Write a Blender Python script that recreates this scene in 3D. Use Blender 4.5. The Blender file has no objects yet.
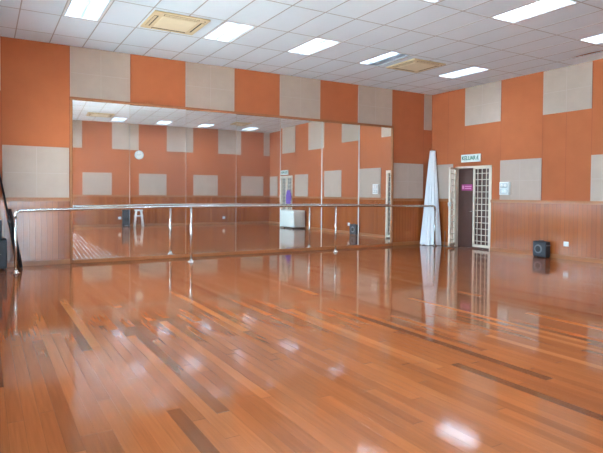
import bpy, bmesh, math, random
from mathutils import Vector, Matrix
random.seed(7)
S = bpy.context.scene
C = S.collection
PI = math.pi

# ------------------------------------------------------------------ dimensions (metres)
H = 4.40            # ceiling height
XL, YB = -12.3, -12.05   # left wall, back wall (front wall y=0, right wall x=0)
HW = 1.336          # top of the wainscot
HP = 2.345          # top of the lower panels
ZU = 3.35           # bottom of the upper panels

# ------------------------------------------------------------------ colours / materials
def lin(c):
    out = []
    for v in c:
        v = v / 255.0
        out.append(v / 12.92 if v <= 0.04045 else ((v + 0.055) / 1.055) ** 2.4)
    return tuple(out) + (1.0,)

def newmat(name):
    m = bpy.data.materials.new(name)
    m.use_nodes = True
    nt = m.node_tree
    b = nt.nodes['Principled BSDF']
    return m, nt, b

def plain(name, rgb, rough=0.5, metal=0.0, noise=0.04, scale=8.0, bump=0.0, bscale=200.0, spec=0.5, emit=0.0):
    m, nt, b = newmat(name)
    col = lin(rgb)
    geo = nt.nodes.new('ShaderNodeNewGeometry')
    nz = nt.nodes.new('ShaderNodeTexNoise'); nz.inputs['Scale'].default_value = scale
    nz.inputs['Detail'].default_value = 3
    nt.links.new(geo.outputs['Position'], nz.inputs['Vector'])
    mx = nt.nodes.new('ShaderNodeMix'); mx.data_type = 'RGBA'
    mx.inputs[6].default_value = tuple(max(0, c * (1 - noise * 2)) for c in col[:3]) + (1,)
    mx.inputs[7].default_value = tuple(min(1, c * (1 + noise * 2)) for c in col[:3]) + (1,)
    nt.links.new(nz.outputs['Fac'], mx.inputs[0])
    nt.links.new(mx.outputs[2], b.inputs['Base Color'])
    b.inputs['Roughness'].default_value = rough
    b.inputs['Metallic'].default_value = metal
    b.inputs['Specular IOR Level'].default_value = spec
    if bump:
        n2 = nt.nodes.new('ShaderNodeTexNoise'); n2.inputs['Scale'].default_value = bscale
        nt.links.new(geo.outputs['Position'], n2.inputs['Vector'])
        bp = nt.nodes.new('ShaderNodeBump'); bp.inputs['Strength'].default_value = bump
        bp.inputs['Distance'].default_value = 0.002
        nt.links.new(n2.outputs['Fac'], bp.inputs['Height'])
        nt.links.new(bp.outputs['Normal'], b.inputs['Normal'])
    if emit:
        b.inputs['Emission Color'].default_value = col
        b.inputs['Emission Strength'].default_value = emit
    return m

def mth(nt, op, a, b=None, c=None):
    n = nt.nodes.new('ShaderNodeMath'); n.operation = op
    for i, v in enumerate((a, b, c)):
        if v is None: continue
        if isinstance(v, (int, float)): n.inputs[i].default_value = v
        else: nt.links.new(v, n.inputs[i])
    return n.outputs[0]

def planks(name, axis, width, length, stops, rough, gap=0.03, gapdark=0.55, grain=0.22, coat=0.0, tilt=0.0, bumpd=0.0006, roughvar=0.05, spec=0.5):
    """wood boards; axis 'floor' = boards along y, 'wall' = upright boards"""
    m, nt, b = newmat(name)
    geo = nt.nodes.new('ShaderNodeNewGeometry')
    sp = nt.nodes.new('ShaderNodeSeparateXYZ'); nt.links.new(geo.outputs['Position'], sp.inputs[0])
    if axis == 'floor':
        u, v = sp.outputs[0], sp.outputs[1]
    else:
        u, v = mth(nt, 'ADD', sp.outputs[0], sp.outputs[1]), sp.outputs[2]
    us = mth(nt, 'DIVIDE', u, width)
    row = mth(nt, 'FLOOR', us)
    fu = mth(nt, 'FRACT', us)
    w1 = nt.nodes.new('ShaderNodeTexWhiteNoise'); w1.noise_dimensions = '1D'
    nt.links.new(row, w1.inputs['W'])
    vs = mth(nt, 'ADD', mth(nt, 'DIVIDE', v, length), mth(nt, 'MULTIPLY', w1.outputs['Value'], 7.3))
    idx = mth(nt, 'FLOOR', vs)
    fv = mth(nt, 'FRACT', vs)
    cx = nt.nodes.new('ShaderNodeCombineXYZ'); nt.links.new(row, cx.inputs[0]); nt.links.new(idx, cx.inputs[1])
    w2 = nt.nodes.new('ShaderNodeTexWhiteNoise'); w2.noise_dimensions = '2D'
    nt.links.new(cx.outputs[0], w2.inputs['Vector'])
    rp = nt.nodes.new('ShaderNodeValToRGB'); rp.color_ramp.interpolation = 'LINEAR'
    els = rp.color_ramp.elements
    els[0].position, els[0].color = stops[0][0], lin(stops[0][1])
    els[1].position, els[1].color = stops[-1][0], lin(stops[-1][1])
    for p, c in stops[1:-1]:
        e = els.new(p); e.color = lin(c)
    nt.links.new(w2.outputs['Value'], rp.inputs['Fac'])
    # grain stretched along the board
    gv = nt.nodes.new('ShaderNodeCombineXYZ')
    nt.links.new(mth(nt, 'MULTIPLY', u, 60.0), gv.inputs[0])
    nt.links.new(mth(nt, 'MULTIPLY', v, 2.5), gv.inputs[1])
    nt.links.new(mth(nt, 'MULTIPLY', w2.outputs['Value'], 30.0), gv.inputs[2])
    gn = nt.nodes.new('ShaderNodeTexNoise'); gn.inputs['Scale'].default_value = 1.0; gn.inputs['Detail'].default_value = 4
    nt.links.new(gv.outputs[0], gn.inputs['Vector'])
    gf = mth(nt, 'ADD', mth(nt, 'MULTIPLY', gn.outputs['Fac'], grain * 2), 1.0 - grain)
    # gap
    e1 = mth(nt, 'LESS_THAN', fu, gap)
    e2 = mth(nt, 'LESS_THAN', fv, 0.0025 if axis == 'floor' else -1.0)
    eg = mth(nt, 'MAXIMUM', e1, e2)
    tot = mth(nt, 'MULTIPLY', gf, mth(nt, 'SUBTRACT', 1.0, mth(nt, 'MULTIPLY', eg, gapdark)))
    vm = nt.nodes.new('ShaderNodeVectorMath'); vm.operation = 'SCALE'
    nt.links.new(rp.outputs['Color'], vm.inputs[0]); nt.links.new(tot, vm.inputs['Scale'])
    nt.links.new(vm.outputs[0], b.inputs['Base Color'])
    rn = nt.nodes.new('ShaderNodeTexNoise'); rn.inputs['Scale'].default_value = 1.3; rn.inputs['Detail'].default_value = 2
    nt.links.new(geo.outputs['Position'], rn.inputs['Vector'])
    nt.links.new(mth(nt, 'ADD', mth(nt, 'MULTIPLY', rn.outputs['Fac'], roughvar * 2), rough - roughvar), b.inputs['Roughness'])
    b.inputs['Specular IOR Level'].default_value = spec
    b.inputs['Coat Weight'].default_value = coat
    b.inputs['Coat Roughness'].default_value = rough * 0.8
    bp = nt.nodes.new('ShaderNodeBump'); bp.inputs['Strength'].default_value = 1.0; bp.inputs['Distance'].default_value = bumpd
    hh = mth(nt, 'SUBTRACT', mth(nt, 'MULTIPLY', gn.outputs['Fac'], 0.10), eg)
    if tilt:   # old boards cup a little and lie at slightly different angles
        cup = mth(nt, 'MULTIPLY', mth(nt, 'SUBTRACT', w2.outputs['Value'], 0.5), mth(nt, 'MULTIPLY', fu, tilt))
        wv = nt.nodes.new('ShaderNodeTexNoise'); wv.inputs['Scale'].default_value = 7.0; wv.inputs['Detail'].default_value = 1
        nt.links.new(geo.outputs['Position'], wv.inputs['Vector'])
        hh = mth(nt, 'ADD', hh, mth(nt, 'ADD', cup, mth(nt, 'MULTIPLY', wv.outputs['Fac'], tilt * 0.8)))
    nt.links.new(hh, bp.inputs['Height'])
    nt.links.new(bp.outputs['Normal'], b.inputs['Normal'])
    return m

def panel_fabric(name, rgb, seam):
    """woven fabric with faint upright seams every so often"""
    m = plain(name, rgb, rough=0.92, noise=0.05, scale=3.0, bump=0.25, bscale=260.0, spec=0.15)
    return m

M = {}
M['orange'] = panel_fabric('orange_fabric', (178, 102, 66), 1)
M['orange_seam'] = plain('orange_fabric_seam', (160, 84, 54), 0.9)
M['beige'] = panel_fabric('beige_fabric', (188, 168, 154), 1)
M['beige_seam'] = plain('beige_seam', (193, 174, 161), 0.9)
M['ceiling'] = plain('ceiling_tile', (220, 230, 240), 0.95, noise=0.02, scale=1.2, bump=0.2, bscale=90, spec=0.1)
M['tbar'] = plain('grid_bar', (168, 166, 168), 0.6)
M['plenum'] = plain('plenum_shade', (16, 15, 15), 0.9)  # painted near black so the gap at the warped tile reads as shade
M['plaster'] = plain('plaster', (200, 195, 185), 0.9)
M['floor'] = planks('strip_floor', 'floor', 0.092, 2.6,
    [(0.0, (104, 58, 35)), (0.08, (136, 75, 42)), (0.5, (150, 84, 47)), (0.92, (159, 91, 51)), (1.0, (178, 110, 63))],
    rough=0.075, gap=0.02, gapdark=0.35, grain=0.22, tilt=0.15, bumpd=0.0010, roughvar=0.025, spec=0.55)
M['wains'] = planks('wainscot_wood', 'wall', 0.105, 30.0,
    [(0.0, (150, 78, 36)), (0.5, (162, 87, 40)), (1.0, (172, 96, 46))],
    rough=0.22, gap=0.07, gapdark=0.45, grain=0.2, bumpd=0.0015, roughvar=0.05)
M['wood_trim'] = plain('pale_wood_trim', (166, 102, 56), 0.35, noise=0.12, scale=5)
M['frame_wood'] = plain('mirror_frame_wood', (160, 104, 70), 0.18, noise=0.08, scale=5)
M['steel'] = plain('stainless_steel', (214, 212, 206), 0.27, metal=1.0, noise=0.02)
M['alu'] = plain('aluminium_strip', (176, 174, 168), 0.4, metal=0.6)
M['white'] = plain('white_plastic', (232, 234, 232), 0.4)
M['white_metal'] = plain('white_painted_metal', (226, 224, 218), 0.45)
M['reflector'] = plain('white_reflector', (240, 240, 240), 0.35)
M['louvre'] = plain('grey_louvre', (148, 152, 158), 0.35)
M['trough'] = plain('grey_trough', (150, 152, 156), 0.4)
M['rim'] = plain('light_rim', (214, 215, 218), 0.7)
M['cream'] = plain('cream_gate_paint', (232, 218, 198), 0.5)
M['door_brown'] = plain('dark_brown_door', (86, 55, 47), 0.45, noise=0.06, scale=4)
M['door_pale'] = plain('pale_door', (120, 120, 118), 0.5)
M['ac'] = plain('yellowed_plastic', (210, 192, 156), 0.5)
M['ac_pale'] = plain('pale_yellowed_plastic', (226, 213, 186), 0.5)
M['dark'] = plain('dark_slot', (52, 48, 44), 0.6)
M['black'] = plain('black_plastic', (30, 31, 34), 0.45)
M['black_vinyl'] = plain('black_vinyl', (44, 47, 54), 0.5, noise=0.1, scale=30, bump=0.3, bscale=150)
M['mesh_grey'] = plain('grey_speaker_mesh', (62, 66, 72), 0.5, noise=0.2, scale=90)
M['cone'] = plain('speaker_cone_grey', (122, 126, 130), 0.45)
M['cloth_white'] = plain('white_cloth', (236, 240, 244), 0.85, noise=0.02)
M['cloth_table'] = plain('white_tablecloth', (226, 232, 226), 0.85, noise=0.02)
M['magenta'] = plain('magenta_sign', (176, 66, 132), 0.5)
M['pink'] = plain('pink_lettering', (226, 160, 200), 0.5)
M['green'] = plain('green_lettering', (44, 118, 92), 0.5)
M['signwhite'] = plain('sign_white', (226, 234, 228), 0.4)
M['lamp_face'] = plain('lamp_lens', (196, 200, 200), 0.25)
M['clock_blue'] = plain('clock_rim', (196, 214, 220), 0.4)
M['purple'] = plain('purple_fabric', (132, 96, 186), 0.85)
M['cable'] = plain('grey_cable', (120, 112, 106), 0.6)

m, nt, b = newmat('mirror_silver')
b.inputs['Base Color'].default_value = (0.93, 0.93, 0.91, 1); b.inputs['Metallic'].default_value = 1.0
b.inputs['Roughness'].default_value = 0.012
nz = nt.nodes.new('ShaderNodeTexNoise'); nz.inputs['Scale'].default_value = 2.0
geo = nt.nodes.new('ShaderNodeNewGeometry'); nt.links.new(geo.outputs['Position'], nz.inputs['Vector'])
mr = nt.nodes.new('ShaderNodeMapRange'); mr.inputs['To Min'].default_value = 0.006; mr.inputs['To Max'].default_value = 0.03
nt.links.new(nz.outputs['Fac'], mr.inputs['Value']); nt.links.new(mr.outputs[0], b.inputs['Roughness'])
dd = nt.nodes.new('ShaderNodeBsdfDiffuse'); dd.inputs['Color'].default_value = (0.8, 0.8, 0.78, 1)  # pale diffuse layer mixed in as a hazy veil over the reflection
ms = nt.nodes.new('ShaderNodeMixShader'); ms.inputs[0].default_value = 0.07
dn = nt.nodes.new('ShaderNodeTexNoise'); dn.inputs['Scale'].default_value = 1.1; dn.inputs['Detail'].default_value = 6
nt.links.new(geo.outputs['Position'], dn.inputs['Vector'])
dr = nt.nodes.new('ShaderNodeMapRange'); dr.inputs['From Min'].default_value = 0.3; dr.inputs['From Max'].default_value = 0.75
dr.inputs['To Min'].default_value = 0.025; dr.inputs['To Max'].default_value = 0.07
nt.links.new(dn.outputs['Fac'], dr.inputs['Value']); nt.links.new(dr.outputs[0], ms.inputs[0])
nt.links.new(b.outputs[0], ms.inputs[1]); nt.links.new(dd.outputs[0], ms.inputs[2])
nt.links.new(ms.outputs[0], nt.nodes['Material Output'].inputs['Surface'])
M['mirror'] = m

m, nt, b = newmat('tube_glow')
b.inputs['Base Color'].default_value = (1, 1, 1, 1)
b.inputs['Emission Color'].default_value = (0.74, 0.96, 1.17, 1)
b.inputs['Emission Strength'].default_value = 32.0
M['tube'] = m
M['tube_off'] = plain('tube_unlit', (214, 214, 212), 0.4)

m = bpy.data.materials.new('window_glass'); m.use_nodes = True; nt = m.node_tree
for n in list(nt.nodes): nt.nodes.remove(n)
out = nt.nodes.new('ShaderNodeOutputMaterial'); mx = nt.nodes.new('ShaderNodeMixShader')
tr = nt.nodes.new('ShaderNodeBsdfTransparent'); gl = nt.nodes.new('ShaderNodeBsdfGlossy')
gl.inputs['Roughness'].default_value = 0.02; tr.inputs['Color'].default_value = (0.93, 0.96, 0.95, 1)
fr = nt.nodes.new('ShaderNodeFresnel'); fr.inputs['IOR'].default_value = 1.45
nt.links.new(fr.outputs[0], mx.inputs[0]); nt.links.new(tr.outputs[0], mx.inputs[1]); nt.links.new(gl.outputs[0], mx.inputs[2])
nt.links.new(mx.outputs[0], out.inputs['Surface'])
M['glass'] = m

# ------------------------------------------------------------------ geometry helpers
def box(bm, x0, x1, y0, y1, z0, z1, bev=0.0, mat=0, rot=None):
    xs, ys, zs = sorted((x0, x1)), sorted((y0, y1)), sorted((z0, z1))
    vs = [bm.verts.new((x, y, z)) for x in xs for y in ys for z in zs]
    idx = [(0, 1, 3, 2), (4, 6, 7, 5), (0, 4, 5, 1), (2, 3, 7, 6), (0, 2, 6, 4), (1, 5, 7, 3)]
    fs = [bm.faces.new([vs[i] for i in f]) for f in idx]
    for f in fs: f.material_index = mat
    if bev:
        es = list({e for f in fs for e in f.edges})
        r = bmesh.ops.bevel(bm, geom=es, offset=bev, segments=2, affect='EDGES', profile=0.5)
        for f in r['faces']: f.material_index = mat
        vs = list({v for f in r['faces'] for v in f.verts} | {v for v in vs if v.is_valid})
    if rot: bmesh.ops.transform(bm, matrix=rot, verts=[v for v in vs if v.is_valid])
    return vs

def tube(bm, pts, r, seg=12, cap=True, mat=0):
    pts = [Vector(p) for p in pts]
    rad = r if isinstance(r, (list, tuple)) else [r] * len(pts)
    rings = []
    prev = None
    for i, p in enumerate(pts):
        d = (pts[min(i + 1, len(pts) - 1)] - pts[max(i - 1, 0)]).normalized()
        if prev is None:
            a = Vector((0, 0, 1)) if abs(d.z) < 0.9 else Vector((1, 0, 0))
            n = d.cross(a).normalized()
        else:
            n = (prev - d * prev.dot(d)).normalized()
        prev = n
        bb = d.cross(n)
        rings.append([bm.verts.new(p + (n * math.cos(2 * PI * k / seg) + bb * math.sin(2 * PI * k / seg)) * rad[i]) for k in range(seg)])
    for a, c in zip(rings, rings[1:]):
        for k in range(seg):
            f = bm.faces.new((a[k], a[(k + 1) % seg], c[(k + 1) % seg], c[k])); f.smooth = True; f.material_index = mat
    if cap:
        bm.faces.new(rings[0][::-1]).material_index = mat; bm.faces.new(rings[-1]).material_index = mat

def disc(bm, c, r, n, depth, seg=28, mat=0, bev=None):
    """short drum with axis n, base at c, going depth along n"""
    n = Vector(n).normalized(); c = Vector(c)
    prof = [(0.0, r), (depth * 0.8, r), (depth, r * 0.93)]
    a = Vector((0, 0, 1)) if abs(n.z) < 0.9 else Vector((1, 0, 0))
    u = n.cross(a).normalized(); v = n.cross(u)
    rings = [[bm.verts.new(c + n * d + (u * math.cos(2 * PI * k / seg) + v * math.sin(2 * PI * k / seg)) * rr) for k in range(seg)] for d, rr in prof]
    for p, q in zip(rings, rings[1:]):
        for k in range(seg):
            bm.faces.new((p[k], p[(k + 1) % seg], q[(k + 1) % seg], q[k])).material_index = mat
    bm.faces.new(rings[0][::-1]).material_index = mat; bm.faces.new(rings[-1]).material_index = mat

def lathe(bm, prof, c, seg=24, mat=0):
    c = Vector(c)
    rings = [[bm.verts.new(c + Vector((r * math.cos(2 * PI * k / seg), r * math.sin(2 * PI * k / seg), z))) for k in range(seg)] for r, z in prof]
    for p, q in zip(rings, rings[1:]):
        for k in range(seg):
            f = bm.faces.new((p[k], p[(k + 1) % seg], q[(k + 1) % seg], q[k])); f.smooth = True
    bm.faces.new(rings[0][::-1]); bm.faces.new(rings[-1])

def obj(name, bm, mats, parent=None, local=True):
    bmesh.ops.recalc_face_normals(bm, faces=bm.faces[:])
    me = bpy.data.meshes.new(name); bm.to_mesh(me); bm.free()
    for q in (mats if isinstance(mats, (list, tuple)) else [mats]): me.materials.append(q)
    o = bpy.data.objects.new(name, me); C.objects.link(o)
    if parent is not None:
        o.parent = parent
        if not local:      # shape was written in world coordinates
            w = world(parent)
            o.matrix_parent_inverse = w.inverted()
    return o

def world(o):
    m = Matrix.Translation(o.location) @ o.rotation_euler.to_matrix().to_4x4()
    if o.parent: m = world(o.parent) @ o.matrix_parent_inverse @ m
    return m

def tag(o, label, cat, group=None):
    o['label'] = label; o['category'] = cat
    if group: o['group'] = group
    return o

def thing(name, label, cat, loc=(0, 0, 0), rz=0.0, group=None):
    o = bpy.data.objects.new(name, None); C.objects.link(o)
    o.location = loc; o.rotation_euler = (0, 0, rz); o.empty_display_size = 0.1
    return tag(o, label, cat, group)

def struct(name, bm, mats, parent=None):
    o = obj(name, bm, mats, parent, local=False)
    if parent is None: o['kind'] = 'structure'
    return o

def copy_tree(o, parent=None):
    c = o.copy(); C.objects.link(c)
    if parent is not None:
        c.parent = parent; c.matrix_parent_inverse = o.matrix_parent_inverse.copy()
    for ch in list(o.children): copy_tree(ch, c)
    return c

NB = bmesh.new

# ------------------------------------------------------------------ room shell
T = 0.18
bm = NB(); box(bm, XL - T, T, YB - T, T, -0.2, 0.0); struct('floor', bm, M['floor'])
ZT = H + 0.45
SEAM_F = [-0.342, -1.542, -2.742, -3.942, -5.142, -6.342, -7.542, -8.742, -9.942, -11.142]
SEAM_R = [-0.64, -1.264, -2.464, -3.664, -4.264, -4.864, -6.07, -7.43, -8.56, -9.75]
bm = NB(); box(bm, XL, 0, 0, T, 0, ZT)
for x in SEAM_F: box(bm, x - 0.006, x + 0.006, -0.0012, 0.001, HW, H, mat=1)
struct('wall_front', bm, [M['orange'], M['orange_seam']])
LWIN_ADDED = [(-10.9, -8.9), (-8.3, -6.3), (-5.7, -3.7), (-3.1, -1.1)]; LZ = (1.0, 3.1)  # unseen openings added to let daylight reach the ceiling
bm = NB(); box(bm, XL - T, XL, YB - T, T, 0, LZ[0]); box(bm, XL - T, XL, YB - T, T, LZ[1], ZT)
ys = [YB - T] + [v for p in LWIN_ADDED for v in p] + [T]
for a, c in zip(ys[0::2], ys[1::2]): box(bm, XL - T, XL, a, c, LZ[0], LZ[1])
struct('wall_left', bm, M['orange'])
# right wall with two doorways
D1 = (-0.94, -2.2); D2 = (-8.78, -9.95); DZ = 2.24
bm = NB()
box(bm, 0, T, D1[0], T, 0, ZT); box(bm, 0, T, D2[0], D1[1], 0, ZT); box(bm, 0, T, YB - T, D2[1], 0, ZT)
box(bm, 0, T, D1[1], D1[0], DZ, ZT); box(bm, 0, T, D2[1], D2[0], DZ, ZT)
for y in SEAM_R: box(bm, -0.0012, 0.001, y - 0.006, y + 0.006, HW if not (D1[1] < y < D1[0] or D2[1] < y < D2[0]) else DZ + 0.01, H, mat=1)
struct('wall_right', bm, [M['orange'], M['orange_seam']])
# back wall with the glazed opening
GX = (-11.0, -9.3); GZ = 2.35
bm = NB()
box(bm, XL, GX[0], YB - T, YB, 0, ZT); box(bm, GX[1], 0, YB - T, YB, 0, ZT); box(bm, GX[0], GX[1], YB - T, YB, GZ, ZT)
struct('wall_back', bm, M['orange'])
bm = NB(); box(bm, XL - T, T, YB - T, T, ZT, ZT + 0.15); struct('ceiling_slab', bm, M['plenum'])

# ceiling tiles and grid
GXL = [XL] + [-10.92 + 0.61 * k for k in range(-2, 18)] + [0.0]
GYL = [0.0, -0.70, -1.92, -3.14, -4.38, -5.60, -6.82, -8.02, -9.22, -10.40, -11.62, YB]
LX = [-10.31, -7.87, -6.04, -4.21, -1.77]
LY = [-1.92, -5.60, -10.40]
def is_light(x0, y0): return any(abs(x0 - a) < 0.02 for a in LX) and any(abs(y0 - a) < 0.02 for a in LY)
bm = NB()
for i in range(len(GXL) - 1):
    for j in range(len(GYL) - 1):
        x0, x1, y0, y1 = GXL[i], GXL[i + 1], GYL[j], GYL[j + 1]
        if is_light(x0, y0): continue
        if abs(x1 + 0.55) < 0.02 and abs(y0 + 4.38) < 0.02:      # the warped tile by the right wall, a gap along its edge
            n = 16
            bot, top = [], []
            for k in range(n + 1):
                t = k / n
                bot.append((x0, y0 + (y1 - y0) * t, H))
                top.append((x1 - 0.105 * max(0.0, math.sin(PI * min(1, t * 0.78 + 0.02))) ** 1.5 * t ** 0.5, y0 + (y1 - y0) * t, H + 0.012 * math.sin(PI * t)))
            for k in range(n):
                bm.faces.new([bm.verts.new(p) for p in (bot[k], bot[k + 1], top[k + 1], top[k])])
            continue
        box(bm, x0 + 0.001, x1 - 0.001, y1 + 0.001, y0 - 0.001, H, H + 0.012)
for x in GXL[1:-1]:
    box(bm, x - 0.009, x + 0.009, YB, 0, H - 0.004, H - 0.0005, mat=1)
for y in GYL[1:-1]:
    box(bm, XL, 0, y - 0.009, y + 0.009, H - 0.0035, H - 0.0007, mat=1)
struct('ceiling', bm, [M['ceiling'], M['tbar']])

# wainscot, its cap rail and the skirting
WT = 0.02
def runs(a, b, cuts):
    seg = [(a, b)]
    for c0, c1 in cuts:
        new = []
        for s0, s1 in seg:
            if c0 > s0: new.append((s0, min(c0, s1)))
            if c1 < s1: new.append((max(c1, s0), s1))
        seg = [s for s in new if s[1] - s[0] > 0.005]
    return seg
MX = (-9.945, -1.53)      # mirror outer edges
front = runs(XL, -0.001, [MX]); right = runs(YB, -0.001, [(D1[1] - 0.0, D1[0] + 0.0), (D2[1], D2[0])]); back = runs(XL, 0, [GX])
for num, (side, rr) in enumerate((('front', front), ('right', right), ('back', back), ('left', [(YB, 0)]))):
    bw, bc, bs = NB(), NB(), NB()
    for a, c in rr:
        for q, th, z0, z1 in ((bw, WT, 0.0, HW - 0.07), (bc, 0.04, HW - 0.075, HW), (bs, 0.034, 0.0, 0.095)):
            if side == 'front': box(q, a, c, -th, 0, z0, z1)
            elif side == 'right': box(q, -th, 0, a, c, z0, z1)
            elif side == 'back': box(q, a, c, YB, YB + th, z0, z1)
            else: box(q, XL, XL + th, a, c, z0, min(z1, 0.99) if z0 < 0.5 else z1) if z0 < 0.5 else box(q, XL, XL + th, a, c, 0.93, 0.99)
    struct('trim_%d' % (2 * num + 1), bw, M['wains']); struct('trim_%d' % (2 * num + 2), bc, M['wood_trim'])
    struct('baseboard_' + side, bs, M['wood_trim'])

# ------------------------------------------------------------------ glazed door behind the camera (unseen, for daylight)
w = bpy.data.objects.new('window_1', None); C.objects.link(w); w['kind'] = 'structure'; w.location = ((GX[0] + GX[1]) / 2, YB, 0)
bm = NB()
for x in (GX[0], (GX[0] + GX[1]) / 2 - 0.03, GX[1] - 0.06): box(bm, x, x + 0.06, YB - 0.13, YB - 0.05, 0, GZ)
box(bm, GX[0], GX[1], YB - 0.13, YB - 0.05, GZ - 0.06, GZ); box(bm, GX[0], GX[1], YB - 0.13, YB - 0.05, 0, 0.1)
box(bm, GX[0], GX[1], YB - 0.12, YB - 0.06, 0.92, 0.98)
obj('window_frame', bm, M['alu'], w, local=False)
bm = NB(); box(bm, GX[0], GX[1], YB - 0.094, YB - 0.09, 0.05, GZ - 0.03); obj('window_pane', bm, M['glass'], w, local=False)
for k, (a, c) in enumerate(LWIN_ADDED):  # left wall windows, out of view, added to brighten the room
    w = bpy.data.objects.new('window_%d' % (k + 2), None); C.objects.link(w); w['kind'] = 'structure'; w.location = (XL, (a + c) / 2, LZ[0])
    bm = NB()
    for y in (a, (a + c) / 2 - 0.025, c - 0.05): box(bm, XL - 0.13, XL - 0.06, y, y + 0.05, LZ[0], LZ[1])
    for z in (LZ[0], LZ[1] - 0.05): box(bm, XL - 0.13, XL - 0.06, a, c, z, z + 0.05)
    obj('window_frame', bm, M['alu'], w, local=False)
    bm = NB(); box(bm, XL - 0.097, XL - 0.093, a + 0.02, c - 0.02, LZ[0] + 0.02, LZ[1] - 0.02); obj('window_pane', bm, M['glass'], w, local=False)
bm = NB(); box(bm, XL - 14, 2, YB - 14, YB - T - 0.002, -0.2, -0.05); box(bm, XL - 14, XL - T - 0.002, YB - T - 0.002, 8, -0.2, -0.05); struct('ground', bm, M['plaster'])

# ------------------------------------------------------------------ beige fabric panels
def fpanel(side, a, c, z0, z1, label, group):
    """a, c along the wall; one fabric panel 18 mm thick with seams crossing it"""
    a, c = min(a, c), max(a, c)
    bm = NB(); th = 0.018; e = 0.006
    def put(u0, u1, w0, w1, t0, t1, bev=0, mat=0):
        if side == 'front': box(bm, u0, u1, -t1, -t0, w0, w1, bev, mat)
        elif side == 'right': box(bm, -t1, -t0, u0, u1, w0, w1, bev, mat)
        elif side == 'back': box(bm, u0, u1, YB + t0, YB + t1, w0, w1, bev, mat)
    put(a + e, c - e, z0 + 0.002, z1, 0.0015, th, 0.005)
    if c - a > 0.9:
        mid, zm = (a + c) / 2, (z0 + z1) / 2 - 0.02
        put(mid - 0.006, mid + 0.006, z0 + 0.02, z1 - 0.02, th - 0.004, th + 0.0015, 0, 1)
        put(a + 0.03, c - 0.03, zm - 0.006, zm + 0.006, th - 0.004, th + 0.001, 0, 1)
    for u in (a + e + 0.004, c - e - 0.016): put(u, u + 0.012, z0 + 0.01, z1 - 0.01, th - 0.004, th + 0.0012, 0, 1)
    # base point on the wall
    o = obj('mounted_acoustic_panel', bm, [M['beige'], M['beige_seam']])
    o['kind'] = 'thing'
    return tag(o, label, 'wall panel', group)

G_up_f, G_lo_f = 'upper beige panels on the mirror wall', 'lower beige panels on the mirror wall'
up_front = [(-0.03, -0.342, 'narrow beige fabric panel high in the corner above the white curtain', ZU),
    (-1.542, -2.742, 'beige fabric panel above the right end of the mirror', 3.372),
    (-3.942, -5.142, 'second beige fabric panel above the mirror counted from its right end', 3.372),
    (-6.342, -7.542, 'second beige fabric panel above the mirror counted from its left end', 3.372),
    (-8.742, -9.942, 'beige fabric panel above the left end of the mirror', 3.372),
    (-11.15, XL + 0.02, 'beige upper fabric panel cut off at the far left, above the black case', 3.37)]
for a, c, lb, z0 in up_front: fpanel('front', a, c, z0, H - 0.005, lb, G_up_f)
fpanel('front', -0.342, -1.53, HW, HP, 'beige lower fabric panel between the mirror and the white curtain', G_lo_f)
fpanel('front', -9.95, -11.142, HW, HP, 'large beige lower fabric panel left of the mirror above the barre end', G_lo_f)
G_up_r, G_lo_r = 'upper beige panels on the door wall', 'lower beige panels on the door wall'
fpanel('right', -1.264, -2.464, ZU, H - 0.005, 'upper beige fabric panel over the grilled door with the exit sign', G_up_r)
fpanel('right', -3.664, -4.864, ZU + 0.01, H - 0.005, 'upper beige fabric panel above the black floor speaker, by the warped ceiling tile', G_up_r)
fpanel('right', -6.09, -7.43, 3.25, H - 0.005, 'upper beige panel on the door wall, third from the mirror, seen only reflected', G_up_r)
fpanel('right', -8.56, -9.75, 3.24, H - 0.005, 'upper beige panel over the far second door, seen reflected in the mirror', G_up_r)
fpanel('right', -0.03, -0.86, HW, HP - 0.02, 'beige lower fabric panel behind the white curtain beside the folded gate leaf', G_lo_r)
fpanel('right', -2.464, -3.664, HW, HP, 'beige lower fabric panel carrying the twin emergency lamp', G_lo_r)
fpanel('right', -4.864, -6.05, HW, HP, 'beige lower fabric panel cut by the right edge of the view', G_lo_r)
fpanel('right', -7.43, -8.56, HW, 2.27, 'beige lower panel beside the second door near the cloth covered table, seen reflected', G_lo_r)
fpanel('right', -11.14, -12.02, HW, 2.27, 'narrow beige lower panel in the far back corner, seen reflected', G_lo_r)
G_up_b, G_lo_b = 'upper beige panels on the back wall', 'lower beige panels on the back wall'
bx = [-0.02, -0.35, -1.51, -3.03, -4.19, -5.41, -6.60, -7.72, -8.88, -10.05]
ubl = {0: 'narrow upper beige panel in the back corner, seen in the mirror', 2: 'upper beige panel on the back wall, next after the corner one, seen in the mirror',
       4: 'upper beige panel at the middle of the back wall, seen in the mirror', 6: 'upper beige panel directly right of and above the wall clock, seen in the mirror',
       8: 'upper beige panel at the left edge of the mirror image, on the back wall'}
lbl = {1: 'lower beige panel on the back wall nearest its corner, seen in the mirror', 3: 'lower beige panel on the back wall, second from its corner, seen in the mirror',
       5: 'lower beige panel below and right of the wall clock in the mirror', 7: 'lower beige panel on the back wall at the left end of the mirror image'}
ubl[6] = 'upper beige panel touching the top of the wall clock, seen in the mirror'
for k, lb in ubl.items(): fpanel('back', bx[k], bx[k + 1], 3.27, H - 0.005, lb, G_up_b)
for k, lb in lbl.items(): fpanel('back', bx[k], bx[k + 1], HW, 2.27, lb, G_lo_b)

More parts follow.
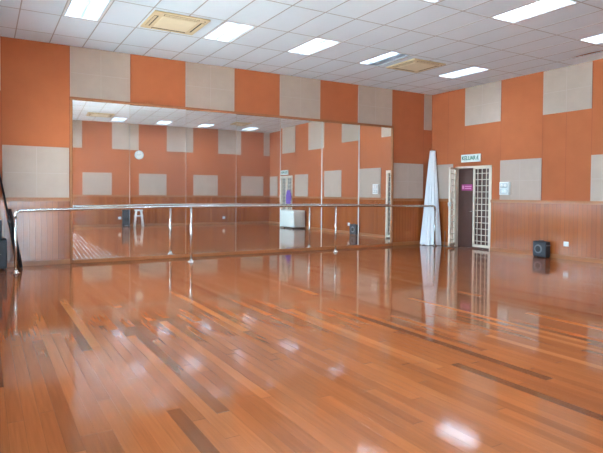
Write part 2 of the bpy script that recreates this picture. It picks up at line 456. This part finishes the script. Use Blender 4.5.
# ------------------------------------------------------------------ mirror wall
mz0, mz1 = 0.075, 3.315
mir = thing('wall_mirror', 'wide wall mirror of seven tall panes in a thin brown wooden frame', 'mirror', ((MX[0] + MX[1]) / 2, 0, 0))
bm = NB()
box(bm, MX[0], MX[1], -0.085, -0.001, mz1, 3.37, 0.004)
box(bm, MX[0], MX[0] + 0.05, -0.085, -0.001, 0.0, mz1, 0.018)
box(bm, MX[1] - 0.05, MX[1], -0.085, -0.001, 0.0, mz1, 0.004)
box(bm, MX[0] + 0.05, MX[1] - 0.05, -0.085, -0.001, 0.0, mz0, 0.004)
obj('mirror_frame', bm, M['frame_wood'], mir, local=False)
bm = NB(); box(bm, MX[0] + 0.05, MX[1] - 0.05, -0.012, -0.001, mz0, mz1); obj('backing_board', bm, M['door_brown'], mir, local=False)
PX = [-9.895, -8.77, -7.54, -6.32, -5.135, -3.91, -2.72, -1.58]
TILT = [-2.2, -2.2, -2.2, -1.45, -0.5, -0.3, -0.1]
for i in range(7):
    bm = NB(); hw2 = (PX[i + 1] - PX[i]) / 2 - 0.002
    box(bm, -hw2, hw2, -0.004, 0.004, mz0, mz1)
    o = obj('mirror_pane', bm, M['mirror'], mir)
    o.location = ((PX[i] + PX[i + 1]) / 2 - mir.location.x, -0.045, 0)
    o.rotation_euler = (0, 0, math.radians(TILT[i]))
for i in range(1, 7):
    bm = NB(); box(bm, PX[i] - 0.0025, PX[i] + 0.0025, -0.075, -0.014, mz0, mz1, 0.002)
    obj('seam_strip', bm, M['alu'], mir, local=False)

# ------------------------------------------------------------------ ballet barre
ba = thing('ballet_barre', 'long stainless steel ballet barre on four floor posts before the mirror', 'barre', (-5.7, -0.9, 0))
bp_ = [(-10.96, -0.96), (-7.70, -0.90), (-3.89, -0.69), (-0.45, -0.62)]
zb = [1.115, 1.165, 1.155, 1.135]; rb = 0.10
V_ = lambda k: Vector((*bp_[k], zb[k]))
pts = []
d0 = (Vector((*bp_[1], 0)) - Vector((*bp_[0], 0))).normalized(); d1 = (Vector((*bp_[2], 0)) - Vector((*bp_[3], 0))).normalized()
P0 = V_(0); P3 = V_(3)
pts.append(P0 - Vector((0, 0, rb + 0.03)))
for k in range(7):
    t = k / 6 * PI / 2; pts.append(P0 + d0 * rb * (1 - math.cos(t)) + Vector((0, 0, -rb + rb * math.sin(t))))
for k in range(1, 8):
    f = k / 8; pts.append(P0.lerp(V_(1), f))
pts.append(V_(1))
for k in range(1, 8): pts.append(V_(1).lerp(V_(2), k / 8))
pts.append(V_(2))
for k in range(1, 8): pts.append(V_(2).lerp(P3, k / 8))
for k in range(6, -1, -1):
    t = k / 6 * PI / 2; pts.append(P3 + d1 * rb * (1 - math.cos(t)) + Vector((0, 0, -rb + rb * math.sin(t))))
pts.append(P3 - Vector((0, 0, rb + 0.03)))
# keep the polyline monotone along the rail
clean = [pts[0]]
for p in pts[1:]:
    if (p - clean[-1]).length > 0.004: clean.append(p)
bm = NB(); tube(bm, clean, 0.027, 14); obj('handrail', bm, M['steel'], ba, local=False)
for k, (x, y) in enumerate(bp_):
    bm = NB(); top = zb[k] - 0.02 if k in (1, 2) else zb[k] - rb - 0.02
    tube(bm, [(x, y, 0.01), (x, y, top)], 0.024, 14); po = obj('post', bm, M['steel'], ba, local=False)
    bm = NB(); lathe(bm, [(0.075, 0.0), (0.075, 0.008), (0.05, 0.018), (0.034, 0.05), (0.030, 0.055)], (x, y, 0))
    obj('floor_flange', bm, M['steel'], po, local=False)

# ------------------------------------------------------------------ ceiling lights
LW, LL = 0.586, 1.196
def make_light(half=False):
    t = thing('ceiling_light', '-', 'ceiling light', (0, 0, H))
    bm = NB(); d = 0.11
    # open box, four sides + top, with a thin rim
    x1, y1 = LW / 2, LL / 2
    box(bm, -x1, x1, -y1, y1, d, d + 0.006)
    box(bm, -x1, -x1 + 0.006, -y1, y1, 0.0, d); box(bm, x1 - 0.006, x1, -y1, y1, 0.0, d)
    box(bm, -x1, x1, -y1, -y1 + 0.006, 0.0, d); box(bm, -x1, x1, y1 - 0.006, y1, 0.0, d)
    obj('housing', bm, M['trough'], t)
    bm = NB()
    for s in (-1, 1):
        box(bm, s * (x1 - 0.028), s * (x1 + 0.006), -y1 - 0.006, y1 + 0.006, -0.003, 0.003)
        box(bm, -x1 + 0.028, x1 - 0.028, s * (y1 - 0.028), s * (y1 + 0.006), -0.003, 0.003)
    obj('rim', bm, M['rim'], t)
    for s in (-1, 1):
        bm = NB(); tube(bm, [(s * 0.14, -0.57, 0.07), (s * 0.14, 0.57, 0.07)], 0.019, 8)
        obj('fluorescent_tube', bm, M['tube'] if (s < 0 or not half) else M['tube_off'], t)
    bm = NB()
    for k in range(1, 12):
        y = -y1 + LL * k / 12
        box(bm, -x1 + 0.006, x1 - 0.006, y - 0.0015, y + 0.0015, 0.004, 0.048)
    for x in (-0.255, 0.0, 0.255):
        box(bm, x - 0.003, x + 0.003, -y1 + 0.006, y1 - 0.006, 0.004, 0.055)
    obj('louvre', bm, M['louvre'], t)
    return t
lb_col = ['leftmost', 'second from the left', 'third from the left', 'fourth from the left', 'rightmost']
proto, half = make_light(), make_light(True)
used = []
LAB = {}
LAB[0] = ['lit ceiling light at top left above the orange panel, left of the first air conditioner',
          'lit ceiling light just right of the air conditioner at top left',
          'lit ceiling light midway between the two air conditioners in the mirror row',
          'half-lit ceiling light with one dark tube, left of the right air conditioner',
          'lit ceiling light right of the right air conditioner, near the room corner']
LAB[1] = ['lit ceiling light in the middle row, above the view near the left wall',
          'middle row ceiling light above the view, second from the left wall',
          'ceiling light barely entering the top edge of the view, left of the louvred one',
          'lit louvred ceiling light crossing the top edge of the view at upper right',
          'lit louvred ceiling light cut by the right edge of the view']
LAB[2] = ['back row ceiling light near the left wall, behind the camera',
          'back row ceiling light leftmost in the mirror, right of the reflected air conditioner',
          'back row ceiling light second from left in the mirror',
          'back row ceiling light third from left in the mirror, beside the reflected air conditioner',
          'back row ceiling light nearest the back corner in the mirror']
for j, y in enumerate(LY):
    for i, x in enumerate(LX):
        src = half if (j == 0 and i == 3) else proto
        t = src if src not in used else copy_tree(src)
        used.append(src)
        t.location = (x + 0.305, y - 0.61, H)
        t['label'] = LAB[j][i]
        t['group'] = 'recessed fluorescent ceiling lights'

# ------------------------------------------------------------------ cassette air conditioners
def make_ac():
    t = thing('ceiling_air_conditioner', '-', 'air conditioner', (0, 0, H))
    s = 0.475
    bm = NB(); box(bm, -s, s, -s, s, -0.035, -0.005, 0.012); obj('fascia', bm, M['ac'], t)
    bm = NB(); box(bm, -0.30, 0.30, -0.30, 0.30, -0.046, -0.03, 0.008)
    for k in range(9): box(bm, -0.26, 0.26, -0.26 + k * 0.065, -0.245 + k * 0.065, -0.049, -0.045)
    obj('intake_grille', bm, M['ac_pale'], t)
    for k in range(4):
        bm = NB(); rot = Matrix.Rotation(k * PI / 2, 4, 'Z')
        box(bm, -0.30, 0.30, 0.36, 0.43, -0.037, -0.03, rot=rot); sl = obj('air_slot', bm, M['dark'], t)
        bm = NB(); box(bm, -0.29, 0.29, 0.385, 0.425, -0.043, -0.0375, rot=rot); obj('flap', bm, M['ac'], sl)
    bm = NB(); disc(bm, (0.40, -0.40, -0.034), 0.012, (0, 0, -1), 0.006, 12); obj('receiver_eye', bm, M['dark'], t)
    return t
a0 = make_ac()
for k, (x, y, lb) in enumerate([(-8.58, -2.58, 'yellowed square ceiling air conditioner at upper left, between two lights'),
        (-2.97, -2.5, 'yellowed square ceiling air conditioner on the right, beside the half-lit light'),
        (-8.39, -9.9, 'ceiling air conditioner reflected at the top left of the mirror'),
        (-2.70, -9.45, 'ceiling air conditioner reflected at the middle of the mirror top')]):
    t = a0 if k == 0 else copy_tree(a0)
    t.location = (x, y, H); t['label'] = lb; t['group'] = 'cassette air conditioners in the ceiling'

# ------------------------------------------------------------------ doors and grille gates
def door(n, y0, y1, leafmat):
    """y0 > y1"""
    r = bpy.data.objects.new('door_%d' % n, None); C.objects.link(r); r['kind'] = 'structure'; r.location = (0, (y0 + y1) / 2, 0)
    bm = NB()
    box(bm, -0.012, 0.12, y0 - 0.05, y0, 0, DZ); box(bm, -0.012, 0.12, y1, y1 + 0.05, 0, DZ); box(bm, -0.012, 0.12, y1, y0, DZ - 0.05, DZ)
    obj('door_frame', bm, M['cream'], r, local=False)
    ym = (y0 + y1) / 2
    for a, c in ((y0 - 0.05, ym + 0.002), (ym - 0.002, y1 + 0.05)):
        bm = NB(); box(bm, 0.075, 0.115, a, c, 0.001, DZ - 0.05, 0.003); lf = obj('door_leaf', bm, leafmat, r, local=False)
        bm = NB(); yy = ym + (0.06 if a > ym else -0.06)
        tube(bm, [(0.075, yy, 1.0), (0.04, yy, 1.0), (0.04, yy + (0.1 if a > ym else -0.1), 1.0)], 0.009, 8); obj('door_handle', bm, M['steel'], lf, local=False)
    return r

def gate_leaf(parent, w, z0, z1, name='gate_leaf', lock=False, cols=4, rows=13):
    """leaf in local coords: hinge at origin, spreads along -y, bars of square rod"""
    bm = NB(); s = 0.022
    box(bm, -s, s, -0.045, 0.0, z0, z1); box(bm, -s, s, -w, -w + 0.05, z0, z1)
    box(bm, -s, s, -w, 0, z1 - 0.045, z1); box(bm, -s, s, -w, 0, z0, z0 + 0.07)
    for k in range(1, cols):
        y = -w * k / cols; box(bm, -0.008, 0.008, y - 0.008, y + 0.008, z0, z1)
    for k in range(1, rows):
        z = z0 + (z1 - z0) * k / rows; box(bm, -0.009, 0.009, -w, 0, z - 0.008, z + 0.008)
    o = obj(name, bm, M['cream'], parent)
    if lock:
        bm = NB(); box(bm, -0.04, 0.035, -w + 0.0, -w + 0.1, 1.14, 1.25, 0.006)
        tube(bm, [(-0.05, -w + 0.05, 1.22), (-0.05, -w + 0.16, 1.22)], 0.012, 8); obj('bolt_lock', bm, M['alu'], o)
    return o

door(1, D1[0], D1[1], M['door_brown'])
g = thing('security_gate', 'cream grille security gate with one leaf folded open at the brown exit door', 'gate', (0, D1[0] - 0.02, 0))
l1 = gate_leaf(g, 0.60, 0.045, 2.20, lock=True); l1.location = (-0.035, -0.0, 0); l1.rotation_euler = (0, 0, math.radians(-(180 - 120)))
l2 = gate_leaf(g, 0.57, 0.045, 2.20); l2.location = (0.02, D1[1] - D1[0] + 0.07, 0); l2.rotation_euler = (0, 0, 0)
# right-hand leaf hinges on the far jamb: flip it so that it spreads back towards the middle
l2.rotation_euler = (0, 0, PI)
door(2, D2[0], D2[1], M['door_pale'])
g2 = thing('security_gate', 'white grille security gate closed over the far door, seen in the mirror', 'gate', (0, D2[0] - 0.05, 0))
l3 = gate_leaf(g2, 0.53, 0.045, 2.18); l3.location = (0.02, 0, 0)
l4 = gate_leaf(g2, 0.53, 0.045, 2.18); l4.location = (0.02, D2[1] - D2[0] + 0.10, 0); l4.rotation_euler = (0, 0, PI)

# exit signs
def text_mesh(bm_target, txt, size, mat_index=0):
    cu = bpy.data.curves.new('lettering', 'FONT'); cu.body = txt; cu.size = size; cu.extrude = 0.002; cu.offset = size * 0.018
    cu.align_x = 'LEFT'; cu.align_y = 'CENTER'
    o = bpy.data.objects.new('lettering_tmp', cu); C.objects.link(o)
    bpy.context.view_layer.update()
    me = bpy.data.meshes.new_from_object(o.evaluated_get(bpy.context.evaluated_depsgraph_get()))
    bpy.data.objects.remove(o)
    return me

def exit_sign(yc, zc, wd, ht, label):
    t = thing('exit_sign', label, 'exit sign', (0, yc, zc), 0, 'exit signs over the doors')
    bm = NB(); box(bm, -0.05, -0.001, -wd / 2, wd / 2, -ht / 2, ht / 2, 0.006); obj('sign_box', bm, M['signwhite'], t)
    me = text_mesh(None, 'KELUAR', 0.155)
    me.materials.clear(); me.materials.append(M['green'])
    o = bpy.data.objects.new('lettering', me); C.objects.link(o); o.parent = t
    ws = max(v.co.x for v in me.vertices) - min(v.co.x for v in me.vertices)
    k = (wd * 0.72) / ws
    # text x axis -> -y (reads left to right seen from inside the room), text y axis -> z
    o.matrix_local = Matrix(((0, 0, -1, -0.052), (-k, 0, 0, wd / 2 - 0.035), (0, 1, 0, -0.0), (0, 0, 0, 1)))
    # running figure beside the word
    bm = NB(); xx = -0.053; yo = -wd / 2 + 0.075
    def limb(pts, r): tube(bm, [(xx, yo + p[0], p[1]) for p in pts], r, 6)
    disc(bm, (xx + 0.002, yo - 0.008, 0.058), 0.013, (-1, 0, 0), 0.004, 14)
    limb([(0.0, 0.038), (0.010, -0.005)], 0.010); limb([(0.010, -0.005), (-0.018, -0.025), (-0.012, -0.062)], 0.007)
    limb([(0.010, -0.005), (0.030, -0.035), (0.050, -0.040)], 0.007); limb([(0.0, 0.03), (-0.03, 0.012)], 0.005); limb([(0.0, 0.03), (0.028, 0.022), (0.036, 0.002)], 0.005)
    obj('running_figure', bm, M['green'], t)
    return t
exit_sign(-1.51, 2.455, 0.66, 0.21, 'white exit sign with green KELUAR lettering above the open gate')
exit_sign(-9.5, 2.39, 0.66, 0.20, 'white exit sign above the far grilled door, seen in the mirror')

t = thing('door_sign', 'small magenta notice on the brown exit door', 'sign', (0.0749, -1.30, 1.66))
bm = NB(); box(bm, -0.006, 0.0, -0.19, 0.19, -0.085, 0.085, 0.002); obj('plate', bm, M['magenta'], t)
bm = NB(); 
box(bm, -0.008, -0.006, 0.10, 0.165, -0.045, 0.05); box(bm, -0.008, -0.006, -0.16, 0.075, 0.015, 0.04); box(bm, -0.008, -0.006, -0.15, 0.075, -0.04, -0.015)
obj('lettering', bm, M['pink'], t)

# ------------------------------------------------------------------ wall fittings
t = thing('emergency_light', 'white twin-lamp emergency light box on the beige panel right of the door', 'emergency light', (0, -2.66, 1.625))
bm = NB(); box(bm, -0.095, -0.0183, -0.145, 0.145, -0.165, 0.165, 0.012); obj('housing', bm, M['white'], t)
for s in (-1, 1):
    bm = NB(); z = s * 0.075
    box(bm, -0.115, -0.09, -0.11, 0.11, z - 0.055, z + 0.055, 0.01); lp = obj('lamp', bm, M['lamp_face'], t)
    bm = NB()
    for q in (-0.055, 0.055): disc(bm, (-0.114, q, z), 0.038, (-1, 0, 0), 0.006, 18)
    obj('lens', bm, M['white_metal'], lp)
def outlet(loc, axis, label):
    t = thing('wall_socket', label, 'wall socket', loc, 0 if axis == 'r' else -PI / 2, 'white wall sockets')
    bm = NB(); box(bm, -0.032, -0.019, -0.062, 0.062, -0.055, 0.055, 0.005); obj('face_plate', bm, M['white'], t)
    bm = NB(); box(bm, -0.037, -0.032, -0.028, -0.012, 0.008, 0.030, 0.001); obj('rocker_switch', bm, M['white_metal'], t)
    for q in ((0.014, 0.020, 0.012, 0.026), (0.004, 0.010, -0.018, -0.008), (0.024, 0.030, -0.018, -0.008)):
        bm = NB(); box(bm, -0.0335, -0.0318, *q); obj('pin_hole', bm, M['dark'], t)
    return t
outlet((0, -4.33, 0.35), 'r', 'white wall socket low on the wood panelling right of the floor speaker')
outlet((-7.41, YB, 0.36), 'b', 'white wall socket left of the black speaker in the mirror')
outlet((-2.74, YB, 0.31), 'b', 'white wall socket low on the back wall at the mirror middle')

t = thing('wall_clock', 'round white wall clock on the orange back wall, seen in the mirror', 'clock', (-6.59, YB, 3.07))
bm = NB(); disc(bm, (0, 0.0, 0), 0.19, (0, 1, 0), 0.04, 32); obj('case', bm, M['clock_blue'], t)
bm = NB(); disc(bm, (0, 0.04, 0), 0.155, (0, 1, 0), 0.004, 32); fc = obj('dial', bm, M['white'], t)
for k in range(12):
    bm = NB(); r_ = Matrix.Rotation(k * PI / 6, 4, 'Y'); box(bm, -0.005, 0.005, 0.0435, 0.046, 0.118, 0.142, rot=r_)
    obj('hour_mark', bm, M['dark'], fc)
for ang, ln in ((60, 0.08), (-75, 0.115)):
    bm = NB(); box(bm, -0.005, 0.005, 0.0465, 0.049, -0.015, ln, rot=Matrix.Rotation(math.radians(ang), 4, 'Y')); obj('clock_hand', bm, M['black'], t)

# ------------------------------------------------------------------ small floor speaker by the right wall
t = thing('speaker', 'small black speaker on the floor against the panelling right of the door', 'speaker', (-0.16, -3.80, 0), math.radians(-3))
bm = NB(); box(bm, -0.08, 0.08, -0.18, 0.18, 0.015, 0.375, 0.012); obj('cabinet', bm, M['black_vinyl'], t)
bm = NB(); box(bm, -0.088, -0.079, -0.16, 0.16, 0.045, 0.345, 0.004); fg = obj('front_grille', bm, M['mesh_grey'], t)
bm = NB()
disc(bm, (-0.088, 0.02, 0.20), 0.105, (-1, 0, 0), 0.010, 28); obj('woofer_ring', bm, M['cone'], fg)
bm = NB(); disc(bm, (-0.098, 0.02, 0.20), 0.07, (-1, 0, 0), 0.004, 24); obj('woofer_cap', bm, M['black'], fg)
for k in range(4):
    bm = NB(); disc(bm, (-0.055 + 0.036 * k, -0.18, 0.29), 0.014, (0, -1, 0), 0.014, 12); obj('control_knob', bm, M['cone'], t)
for x in (-0.055, 0.055):
    for y in (-0.14, 0.14): bm = NB(); tube(bm, [(x, y, 0), (x, y, 0.02)], 0.016, 10); obj('rubber_foot', bm, M['black'], t)
bm = NB(); tube(bm, [(0, -0.07, 0.373), (0, -0.06, 0.397), (0, 0.06, 0.397), (0, 0.07, 0.373)], 0.009, 8); obj('carry_handle', bm, M['black'], t)

# ------------------------------------------------------------------ gathered white curtain in the corner
t = thing('curtain', 'tall white curtain gathered at the top, hanging in the corner by the exit door', 'curtain', (-0.30, -0.27, 0))
bm = NB(); nr, ns = 30, 120
rx, fx = Vector((0.86, -0.51, 0)), Vector((0.51, 0.86, 0))
rings = []
for k in range(nr + 1):
    q = k / nr                                     # 0 top, 1 floor
    z = 2.74 * (1 - q) + 0.015 * q
    c = Vector((-0.11, -0.15, 0)).lerp(Vector((-0.38, -0.38, 0)), q)
    a = 0.08 + 0.19 * q ** 0.93; bdep = 0.06 + 0.10 * q
    ring = []
    for s in range(ns):
        th = 2 * PI * s / ns
        pl = 1 + (0.05 + 0.10 * q) * math.sin(13 * th + 0.8 * math.sin(3 * th)) + 0.03 * math.sin(5 * th + 3 * q)
        ring.append(bm.verts.new(c + rx * (a * pl * math.cos(th)) + fx * (bdep * pl * math.sin(th)) + Vector((0, 0, z + (0.012 * math.sin(7 * th) if k == nr else 0)))))
    rings.append(ring)
for p, q in zip(rings, rings[1:]):
    for s in range(ns):
        f = bm.faces.new((p[s], p[(s + 1) % ns], q[(s + 1) % ns], q[s])); f.smooth = True
bm.faces.new(rings[0])
obj('fabric', bm, M['cloth_white'], t, local=False)
bm = NB(); tube(bm, [(-0.16, -0.145, 2.70), (-0.13, -0.12, 2.70)], 0.09, 16)
bm.free(); bm = NB()
tube(bm, [(-0.11, -0.15, 2.735), (-0.11, -0.08, 2.80), (-0.11, -0.0, 2.80)], 0.008, 8); obj('wall_hook', bm, M['steel'], t, local=False)

bm = NB()
tube(bm, [(-0.03, -0.60, 0.42), (-0.05, -0.62, 0.2), (-0.09, -0.66, 0.05), (-0.16, -0.70, 0.01), (-0.28, -0.80, 0.01), (-0.30, -0.95, 0.01), (-0.2, -1.2, 0.01)], 0.009, 8)
tag(obj('power_cable', bm, M['cable']), 'thin grey cable on the floor between the curtain and the gate', 'cable')

# ------------------------------------------------------------------ black equipment at the left edge
t = thing('equipment_case', 'black equipment case on the floor at the left edge of the view', 'case', (-11.38, -0.30, 0))
bm = NB(); box(bm, -0.30, 0.30, -0.20, 0.20, 0.03, 0.56, 0.015); obj('body', bm, M['black'], t)
bm = NB(); box(bm, -0.27, 0.27, -0.206, -0.199, 0.08, 0.5, 0.003); obj('front_panel', bm, M['black_vinyl'], t)
for s in (-1, 1):
    bm = NB(); tube(bm, [(s * 0.15 - 0.05, -0.205, 0.3), (s * 0.15 - 0.05, -0.235, 0.3), (s * 0.15 + 0.05, -0.235, 0.3), (s * 0.15 + 0.05, -0.205, 0.3)], 0.009, 8); obj('handle', bm, M['steel'], t)
for x in (-0.25, 0.25):
    for y in (-0.15, 0.15):
        bm = NB(); tube(bm, [(x, y, 0), (x, y, 0.035)], 0.022, 10); obj('foot', bm, M['black'], t)
t = thing('amplifier', 'black amplifier with a grey front standing on the black case', 'amplifier', (-11.42, -0.28, 0.561))
bm = NB(); box(bm, -0.24, 0.26, -0.17, 0.17, 0, 0.36, 0.01); obj('body', bm, M['black'], t)
bm = NB(); box(bm, -0.21, 0.23, -0.177, -0.169, 0.03, 0.33, 0.003); fp = obj('grey_front_panel', bm, M['mesh_grey'], t)
for k in range(5):
    bm = NB(); disc(bm, (-0.16 + 0.08 * k, -0.177, 0.27), 0.015, (0, -1, 0), 0.016, 12); obj('knob', bm, M['cone'], fp)
t = thing('folded_stand', 'long black folded stand leaning on the wood panelling beside the barre end', 'stand', (-10.86, -0.20, 0))
bm = NB(); tube(bm, [(-10.86, -0.24, 0.01), (-11.20, -0.065, 1.86)], 0.018, 10); obj('main_tube', bm, M['black'], t, local=False)
bm = NB(); tube(bm, [(-10.84, -0.31, 0.01), (-11.02, -0.17, 1.12)], 0.030, 10); obj('outer_sleeve', bm, M['black'], t, local=False)
bm = NB(); tube(bm, [(-10.90, -0.31, 0.01), (-11.10, -0.16, 1.30)], 0.015, 10); obj('leg', bm, M['black'], t, local=False)
bm = NB(); box(bm, -11.06, -10.99, -0.24, -0.12, 0.86, 0.93, 0.008); obj('clamp_collar', bm, M['black_vinyl'], t, local=False)

# ------------------------------------------------------------------ things on the far side, seen in the mirror
t = thing('speaker', 'tall black loudspeaker on the floor at the back wall, seen in the mirror', 'speaker', (-7.17, -11.87, 0))
bm = NB(); box(bm, -0.15, 0.15, -0.14, 0.15, 0.015, 0.72, 0.015); obj('cabinet', bm, M['black'], t)
bm = NB(); box(bm, -0.135, 0.135, 0.148, 0.158, 0.10, 0.70, 0.006); fg = obj('front_grille', bm, M['mesh_grey'], t)
bm = NB(); disc(bm, (0, 0.157, 0.30), 0.10, (0, 1, 0), 0.006, 24); obj('woofer_ring', bm, M['black_vinyl'], fg)
bm = NB(); box(bm, -0.08, 0.08, 0.148, 0.156, 0.03, 0.075, 0.002); obj('control_panel', bm, M['cone'], t)
for x in (-0.11, 0.11):
    for y in (-0.1, 0.1): bm = NB(); tube(bm, [(x, y, 0), (x, y, 0.02)], 0.015, 8); obj('rubber_foot', bm, M['black'], t)

t = thing('stool', 'white plastic stool beside the black loudspeaker, seen in the mirror', 'stool', (-6.66, -11.72, 0))
bm = NB(); lathe(bm, [(0.10, 0.665), (0.165, 0.665), (0.18, 0.68), (0.18, 0.70), (0.165, 0.715), (0.06, 0.712)], (0, 0, 0)); obj('seat', bm, M['white'], t)
for k in range(4):
    a = PI / 4 + k * PI / 2; bm = NB()
    tube(bm, [(0.245 * math.cos(a), 0.245 * math.sin(a), 0.0), (0.19 * math.cos(a), 0.19 * math.sin(a), 0.42), (0.14 * math.cos(a), 0.14 * math.sin(a), 0.67)], [0.022, 0.026, 0.032], 10)
    obj('leg', bm, M['white'], t)
bm = NB(); tube(bm, [(0.187 * math.cos(k * PI / 24), 0.187 * math.sin(k * PI / 24), 0.45) for k in range(49)], 0.015, 8); obj('rung_ring', bm, M['white'], t)

t = thing('table', 'long folding table under the white cloth by the far door, seen in the mirror', 'table', (-0.36, -8.42, 0))
bm = NB(); box(bm, -0.24, 0.24, -0.86, 0.86, 0.715, 0.745, 0.006); obj('tabletop', bm, M['door_brown'], t)
for x in (-0.2, 0.2):
    for y in (-0.78, 0.78):
        bm = NB(); tube(bm, [(x, y, 0), (x, y, 0.716)], 0.016, 10); obj('leg', bm, M['black'], t)
bm = NB()
hx, hy = 0.262, 0.885
loop = []
n1, n2 = 70, 24
for k in range(n1): loop.append((-hx, -hy + 2 * hy * k / n1, -1, 0))
for k in range(n2): loop.append((-hx + 2 * hx * k / n2, hy, 0, 1))
for k in range(n1): loop.append((hx, hy - 2 * hy * k / n1, 1, 0))
for k in range(n2): loop.append((hx - 2 * hx * k / n2, -hy, 0, -1))
rows = []
for j in range(8):
    q = j / 7; row = []
    for s, (x, y, nx, ny) in enumerate(loop):
        d = q * (0.015 + 0.013 * math.sin(s * 1.15) + 0.008 * math.sin(s * 0.37))
        row.append(bm.verts.new((-0.36 + x + nx * d, -8.42 + y + ny * d, 0.752 - q * 0.69)))
    rows.append(row)
for p, q in zip(rows, rows[1:]):
    for s in range(len(loop)):
        f = bm.faces.new((p[s], p[(s + 1) % len(loop)], q[(s + 1) % len(loop)], q[s])); f.smooth = True
bm.faces.new(rows[0])
tag(obj('tablecloth', bm, M['cloth_table']), 'white pleated cloth hanging over the long table, seen in the mirror', 'tablecloth')

bm = NB(); n = 14
front, backv = [], []
for j in range(n + 1):
    q = j / n; fr_, bk_ = [], []
    for i in range(n + 1):
        u = i / n; wdt = 0.14 + 0.08 * math.sin(PI * min(1, q * 1.1)) + 0.05 * q
        y = -9.02 + (u - 0.5) * 2 * wdt; z = 1.60 - 0.62 * q
        x = -0.05 - 0.02 * math.sin(u * 14 + q) * (0.4 + q)
        fr_.append(bm.verts.new((x - 0.02, y, z))); bk_.append(bm.verts.new((x, y, z)))
    front.append(fr_); backv.append(bk_)
for j in range(n):
    for i in range(n):
        for g_ in (front, backv):
            f = bm.faces.new((g_[j][i], g_[j][i + 1], g_[j + 1][i + 1], g_[j + 1][i])); f.smooth = True
for i in range(n):
    bm.faces.new((front[0][i], front[0][i + 1], backv[0][i + 1], backv[0][i])); bm.faces.new((front[n][i], front[n][i + 1], backv[n][i + 1], backv[n][i]))
    bm.faces.new((front[i][0], front[i + 1][0], backv[i + 1][0], backv[i][0])); bm.faces.new((front[i][n], front[i + 1][n], backv[i + 1][n], backv[i][n]))
tag(obj('hanging_garment', bm, M['purple']), 'purple garment hanging on the far white gate, seen in the mirror', 'garment')

# ------------------------------------------------------------------ daylight
W = bpy.data.worlds.new('World'); S.world = W; W.use_nodes = True
bg = W.node_tree.nodes['Background']; bg.inputs['Color'].default_value = (0.70, 0.95, 1.18, 1); bg.inputs['Strength'].default_value = 14.0
sl = bpy.data.lights.new('sun', 'SUN'); sl.energy = 230.0; sl.angle = 0.01; sl.color = (0.82, 0.97, 1.10)
so = bpy.data.objects.new('sun', sl); C.objects.link(so); so.location = (-20, -5, 14)
so.rotation_euler = Vector((0.24, 0.0, -0.97)).to_track_quat('-Z', 'Y').to_euler()    # steep sun added to bounce off the outside ground onto the ceiling
def portal(loc, rot, sx, sy):
    ld = bpy.data.lights.new('daylight_portal', 'AREA'); ld.shape = 'RECTANGLE'; ld.size = sx; ld.size_y = sy
    ld.cycles.is_portal = True
    lo = bpy.data.objects.new('daylight_portal', ld); C.objects.link(lo); lo.location = loc; lo.rotation_euler = rot
portal(((GX[0] + GX[1]) / 2, YB - T - 0.01, GZ / 2), (PI / 2, 0, 0), GX[1] - GX[0], GZ)
for a, c in LWIN_ADDED: portal((XL - T - 0.01, (a + c) / 2, (LZ[0] + LZ[1]) / 2), (PI / 2, 0, -PI / 2), c - a, LZ[1] - LZ[0])

# ------------------------------------------------------------------ camera
f_px, yaw, pitch, roll = 535.62, math.radians(-30.6164), math.radians(-1.3578), math.radians(0.4319)
fwd = Vector((-math.sin(yaw) * math.cos(pitch), math.cos(yaw) * math.cos(pitch), math.sin(pitch)))
rgt = Vector((math.cos(yaw), math.sin(yaw), 0)); up = rgt.cross(fwd)
r2 = rgt * math.cos(roll) + up * math.sin(roll); u2 = up * math.cos(roll) - rgt * math.sin(roll)
cd = bpy.data.cameras.new('camera'); co = bpy.data.objects.new('camera', cd); C.objects.link(co)
cd.sensor_fit = 'HORIZONTAL'; cd.sensor_width = 36.0; cd.lens = f_px / 603 * 36.0; cd.clip_start = 0.05
cd.shift_y = (206.34 - 226.5) / 603
mt = Matrix((( r2.x, u2.x, -fwd.x, -11.4304), (r2.y, u2.y, -fwd.y, -11.7445), (r2.z, u2.z, -fwd.z, 1.454), (0, 0, 0, 1)))
co.matrix_world = mt
S.camera = co

S.view_settings.view_transform = 'Standard'; S.view_settings.look = 'None'
S.view_settings.gamma = 1.0; S.view_settings.use_curve_mapping = False
S.view_settings.exposure = 1.12
S.cycles.max_bounces = 10; S.cycles.diffuse_bounces = 5; S.cycles.glossy_bounces = 6
S.cycles.sample_clamp_indirect = 8.0
